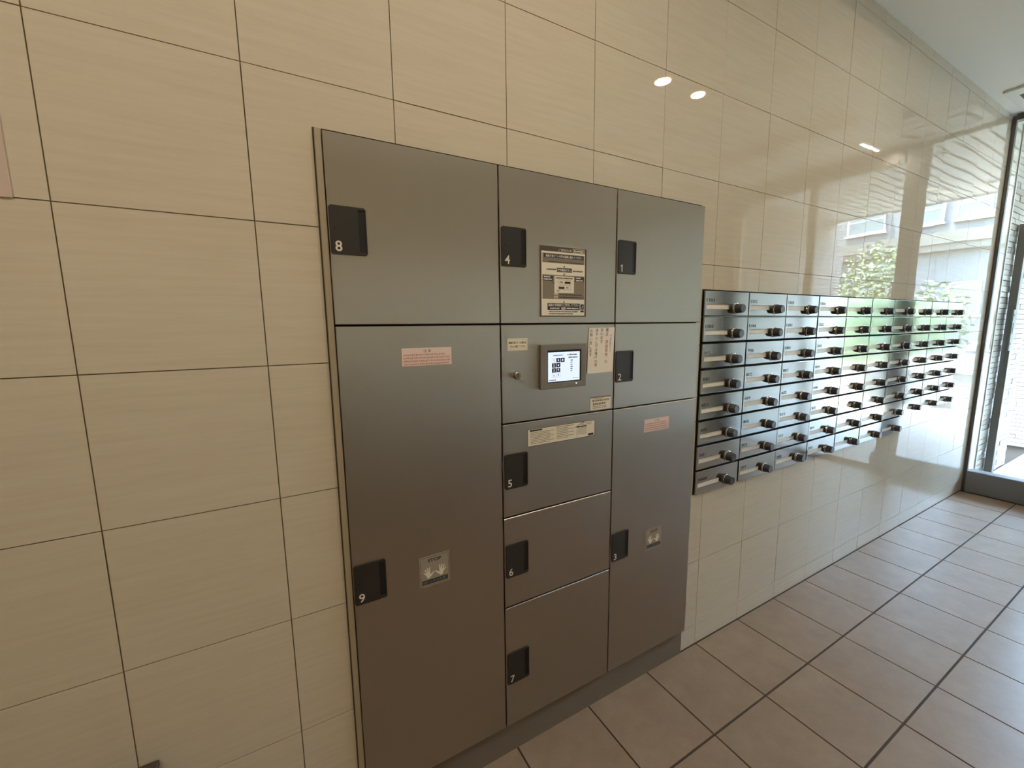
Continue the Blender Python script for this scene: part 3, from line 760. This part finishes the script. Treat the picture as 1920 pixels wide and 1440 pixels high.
def stone_wall(name, x0, x1, y0, y1, z1, face, label=None):
    """rough split stone in thin courses on a mortar core; face is the side that shows: -y, +y or -x"""
    core = struct(box(name, x0, x1, y0, y1, 0.0, z1, M_MORTAR))
    bm = bmesh.new(); z = 0.0
    rr = random.Random(len(name))
    faces = face if isinstance(face, (list, tuple)) else [face]
    while z < z1 - 0.02:
        h = rr.choice((0.043, 0.045, 0.047)); h = min(h, z1 - z)
        for f in faces:
            a, b = (x0, x1) if 'y' in f else (y0, y1)
            p = a
            while p < b - 0.01:
                w = min(rr.uniform(0.15, 0.30), b - p); d = rr.uniform(0.006, 0.013)
                if b - p - w < 0.05: w = b - p
                e = (p + 0.0015, p + w - 0.0015)
                if f == '-y': bm_box(bm, e[0], e[1], y0 - d, y0 - 0.0005, z + 0.003, z + h - 0.003)
                elif f == '+y': bm_box(bm, e[0], e[1], y1 + 0.0005, y1 + d, z + 0.003, z + h - 0.003)
                else: bm_box(bm, x0 - d, x0 - 0.0005, e[0], e[1], z + 0.003, z + h - 0.003)
                p += w
        z += h
    o = link('stone_courses', from_bm('stone_courses', bm), M_STONE, core); o['kind'] = 'stuff'
    return core
stone_wall('wall_stone_right', 3.702, 4.64, 0.016, 0.26, CEIL, ['-y'])
stone_wall('wall_stone_pier', 5.63, 6.0, -0.25, 0.9, CEIL, ['-x', '-y'])
stone_wall('wall_stone_left', 3.48, 6.25, -2.5, -2.2, CEIL, ['+y'])
struct(box('wall_far', 3.0, 9.0, 2.6, 2.75, -0.1, 4.0, M_MORTAR))

# post with lock plates in front of the stone wall
t = thing('gate_post', 'dark grey metal post with white lock plates by the stone wall outside', 'post', (3.965, -0.03, 0.0))
box('post', -.035, .035, -.024, .024, .003, 2.16, M_MULL, t, 0.003)
box('lock_plate', -.085, -.036, -.026, -.018, 1.36, 1.47, M_BLOCK, t, 0.002)
box('lock_plate', -.085, -.036, -.026, -.018, 1.13, 1.27, M_BLOCK, t, 0.002)
box('latch_rod', -.066, -.054, -.024, -.018, 1.27, 1.36, M_FRAME, t)
lathe('keyhole', [(0.011, 0), (0.011, 0.001)], 12, M_PIT, t, (-.060, -.026, 1.19), 'Y')
lathe('keyhole', [(0.008, 0), (0.008, 0.001)], 12, M_PIT, t, (-.060, -.026, 1.425), 'Y')

# soffit of long boards over the approach
sof = struct(bpy.data.objects.new('ceiling_soffit', None)); COL.objects.link(sof); sof.location = (4.7, -1.3, CEIL)
bm = bmesh.new(); bm_box(bm, -1.24, 1.27, -0.0415, 0.0415, 0.0, 0.004); brd = from_bm('soffit_board', bm); brd.materials.append(M_SOFFIT)
for k in range(34): link('soffit_board', brd, M_SOFFIT, sof, (0, 1.72 - k * 0.104, 0))
box('soffit_backing', -1.24, 1.27, -1.8, 1.8, 0.0042, 0.06, M_SLOT, sof)
box('edge_fascia', 1.27, 1.31, -1.8, 1.8, -0.02, 0.30, M_SOFFIT, sof)
for k, (x, y) in enumerate(((3.86, -0.51), (5.41, -0.525))):
    t = thing('soffit_downlight', ('nearer', 'farther')[k] + ' round lamp in the soffit outside the glass', 'lamp', (x, y, CEIL), 'soffit lamps')
    lathe('rim', [(0.070, -0.0005), (0.070, -0.004), (0.060, -0.007)], 24, M_VENT, t); lathe('lens', [(0.052, -0.0072), (0.045, -0.009)], 24, M_SLOT, t)

# low block fence
t = thing('block_fence', 'low fence of white blocks outside beyond the paving', 'fence', (7.95, -1.4, 0.0))
bm = bmesh.new(); bm_box(bm, -0.05, 0.05, -0.193, 0.193, 0.002, 0.182, 0.004); blk = from_bm('block', bm); blk.materials.append(M_BLOCK)
for r_ in range(3):
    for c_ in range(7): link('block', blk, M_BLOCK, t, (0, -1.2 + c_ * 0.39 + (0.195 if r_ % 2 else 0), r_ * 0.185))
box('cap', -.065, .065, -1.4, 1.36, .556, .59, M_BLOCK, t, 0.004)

# parked car, long side towards the entrance
car = thing('parked_car', 'silver white parked car outside beyond the block fence', 'car', (10.9, -0.65, -0.12))
def loft(name, secs, m, par):
    """secs: list of (y, [(x, z)...]) rings joined end to end"""
    V, F = [], []; n = len(secs[0][1])
    for y, ring in secs: V += [(x, y, z) for x, z in ring]
    for k in range(len(secs) - 1):
        for s in range(n): F.append((k * n + s, k * n + (s + 1) % n, (k + 1) * n + (s + 1) % n, (k + 1) * n + s))
    F.append(tuple(range(n))); F.append(tuple((len(secs) - 1) * n + s for s in range(n)))
    me = mesh(name, V, F); bm = bmesh.new(); bm.from_mesh(me); bmesh.ops.recalc_face_normals(bm, faces=bm.faces); bm.to_mesh(me); bm.free()
    for p_ in me.polygons: p_.use_smooth = True
    return link(name, me, m, par)
def ring(hw, zb, zt, r=0.08):
    return [(-hw + r, zb), (hw - r, zb), (hw, zb + r), (hw, zt - r), (hw - r, zt), (-hw + r, zt), (-hw, zt - r), (-hw, zb + r)]
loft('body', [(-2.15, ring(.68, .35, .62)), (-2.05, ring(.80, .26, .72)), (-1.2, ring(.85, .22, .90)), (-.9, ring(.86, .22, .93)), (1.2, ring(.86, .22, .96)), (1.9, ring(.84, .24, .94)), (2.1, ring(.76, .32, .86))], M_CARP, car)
loft('roof', [(-.55, ring(.56, 1.30, 1.36, .03)), (-.2, ring(.60, 1.33, 1.43, .04)), (.7, ring(.60, 1.33, 1.43, .04)), (1.15, ring(.55, 1.28, 1.36, .03))], M_CARP, car)
def side_win(name, pts, m):
    for sgn in (-1, 1):
        bm = bmesh.new(); vv = []
        for dx in (0.0, 0.02):
            vv.append([bm.verts.new((sgn * (.84 - dx - (z - .93) * .58), y, z)) for y, z in pts])
        bm.faces.new(vv[0]); bm.faces.new(vv[1][::-1])
        for k in range(len(pts)): bm.faces.new((vv[0][k], vv[1][k], vv[1][(k + 1) % len(pts)], vv[0][(k + 1) % len(pts)]))
        link(name, from_bm(name, bm), m, car)
side_win('side_window', [(-1.0, .93), (-.02, .94), (-.02, 1.36), (-.45, 1.34)], M_WINGLASS)
side_win('side_window', [(.06, .94), (1.0, .95), (.98, 1.34), (.06, 1.36)], M_WINGLASS)
side_win('side_pillar', [(-.02, .94), (.06, .94), (.06, 1.36), (-.02, 1.36)], M_CARP)
side_win('side_pillar', [(1.0, .95), (1.55, .95), (1.12, 1.33), (.98, 1.34)], M_CARP)
side_win('side_pillar', [(-1.16, .92), (-1.0, .93), (-.45, 1.34), (-.55, 1.33)], M_CARP)
for nm, ys in (('windscreen', ((-1.18, .92), (-.52, 1.34))), ('rear_window', ((1.6, .95), (1.12, 1.33)))):
    (ya, za), (yb, zb) = ys
    bm = bmesh.new(); q = [(-.80, ya, za), (.80, ya, za), (.56, yb, zb), (-.56, yb, zb)]
    a = [bm.verts.new(p_) for p_ in q]; b = [bm.verts.new((x, y, z - .02)) for x, y, z in q]
    bm.faces.new(a); bm.faces.new(b[::-1])
    for k in range(4): bm.faces.new((a[k], b[k], b[(k + 1) % 4], a[(k + 1) % 4]))
    link(nm, from_bm(nm, bm), M_WINGLASS, car)
for sx in (-1, 1):
    for y in (-1.35, 1.3):
        w_ = lathe('wheel', [(.20, -.09), (.30, -.09), (.32, -.05), (.32, .05), (.30, .09), (.20, .09)], 24, M_TYRE, car, (sx * .80, y, .32), 'X')
        lathe('hub', [(.19, -.10), (.17, .10)], 16, M_RING, w_, (0, 0, 0), 'X')
    box('mirror', sx * .86 - .06 if sx < 0 else .86, sx * .86 if sx < 0 else .92, -.95, -.80, .95, 1.05, M_CARP, car, 0.01)
    box('headlight', sx * .62 - .12, sx * .62 + .12, -2.14, -2.06, .56, .68, M_RING, car, 0.01)
    box('door_handle', sx * .865 - .012, sx * .865 + .012, -.12, .02, .80, .83, M_RING, car, 0.004)

# trees beside the stone wall
def tree(x, y, h, rad, label, n, seed, zlow):
    rr = random.Random(seed)
    t = thing('garden_tree', label, 'tree', (x, y, -0.004), 'trees outside the entrance')
    bm = bmesh.new()
    for k in range(4):
        a = rr.uniform(0, 6.28); top = Vector((rad * .5 * math.cos(a), rad * .5 * math.sin(a), h * rr.uniform(.6, .95)))
        pts = [Vector((0.03 * math.cos(a), 0.03 * math.sin(a), 0)).lerp(top, q) + Vector((rr.gauss(0, .02), rr.gauss(0, .02), 0)) for q in (0, .35, .7, 1)]
        prev = None
        for m_, p_ in enumerate(pts):
            r_ = 0.03 * (1 - m_ * .25)
            ringv = [bm.verts.new(p_ + Vector((r_ * math.cos(b * 1.047), r_ * math.sin(b * 1.047), 0))) for b in range(6)]
            if prev:
                for b in range(6): bm.faces.new((prev[b], prev[(b + 1) % 6], ringv[(b + 1) % 6], ringv[b]))
            prev = ringv
    link('trunk', from_bm('trunk', bm), M_BARK, t)
    V, F = [], []
    for k in range(n):
        u = Vector((rr.gauss(0, 1), rr.gauss(0, 1), rr.gauss(0, 1))).normalized() * (rr.random() ** .4)
        c = Vector((u.x * rad, u.y * rad, zlow + (h - zlow) * (.5 + .5 * u.z)))
        ax = Vector((rr.gauss(0, 1), rr.gauss(0, 1), rr.gauss(0, .5))).normalized(); bx = ax.cross(Vector((rr.gauss(0, 1), rr.gauss(0, 1), 1))).normalized()
        s = rr.uniform(.03, .06); b0 = len(V)
        V += [tuple(c - ax * s), tuple(c + bx * s * .42), tuple(c + ax * s), tuple(c - bx * s * .42)]
        F.append((b0, b0 + 1, b0 + 2, b0 + 3))
    o = link('foliage', mesh('foliage', V, F), M_LEAF, t); o['kind'] = 'stuff'
tree(7.75, -2.35, 2.75, 0.55, 'leafy green garden tree near the stone wall end', 2200, 3, 0.8)
tree(8.6, -1.75, 2.1, 0.5, 'shorter leafy green tree behind the block fence', 1600, 5, 0.5)
tree(8.7, -3.1, 1.7, 0.75, 'wide low green shrub left of the garden tree', 2600, 8, 0.05)
tree(9.1, -4.75, 2.2, 0.8, 'tall dense green shrub farthest from the block fence', 2600, 9, 0.05)

# white building across the street
b = thing('white_building', 'white building with windows and cream band across the street', 'building', (18.0, -4.5, -0.12))
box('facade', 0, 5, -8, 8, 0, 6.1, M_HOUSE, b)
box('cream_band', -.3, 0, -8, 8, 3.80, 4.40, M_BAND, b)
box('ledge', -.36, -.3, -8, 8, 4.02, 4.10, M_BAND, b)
def window(y0, y1, z0, z1):
    y0, y1 = sorted((-y0 + 4.5, -y1 + 4.5))
    f = link('window', gridplate([y0, y0 + .06, y1 - .06, y1], [z0, z0 + .06, z1 - .06, z1], -.05, .0,
             lambda a, c: not (y0 + .06 < a < y1 - .06 and z0 + .06 < c < z1 - .06), lambda a, c, d: (d, a, c)), M_WINFRAME, b)
    box('glass', -.02, -.002, y0 + .06, y1 - .06, z0 + .06, z1 - .06, M_WINGLASS, f)
    box('sash', -.045, -.021, y0 + .06, y1 - .06, (z0 + z1) / 2 - .02, (z0 + z1) / 2 + .02, M_WINFRAME, f)
    box('sill', -.12, 0, y0 - .05, y1 + .05, z0 - .06, z0, M_WINFRAME, f)
for ya, yb in ((3.30, 4.10), (4.50, 5.45), (5.90, 7.05), (7.6, 8.6), (1.9, 2.8), (.5, 1.4), (9.1, 10.1)):
    window(ya, yb, 4.74, 5.70)
window(3.30, 4.05, 1.70, 2.78); window(5.3, 6.2, 1.70, 2.78); window(1.2, 2.1, 1.70, 2.78)
for k in range(20): box('panel_joint', -.004, 0, -8 + k * .8, -7.985 + k * .8, 0.1, 3.78, M_BAND, b)
box('base_course', -.05, 0, -8, 8, 0, .5, M_BAND, b)

bpy.data.objects.remove(_txt_o, do_unlink=True)
bpy.data.curves.remove(_txt_c)
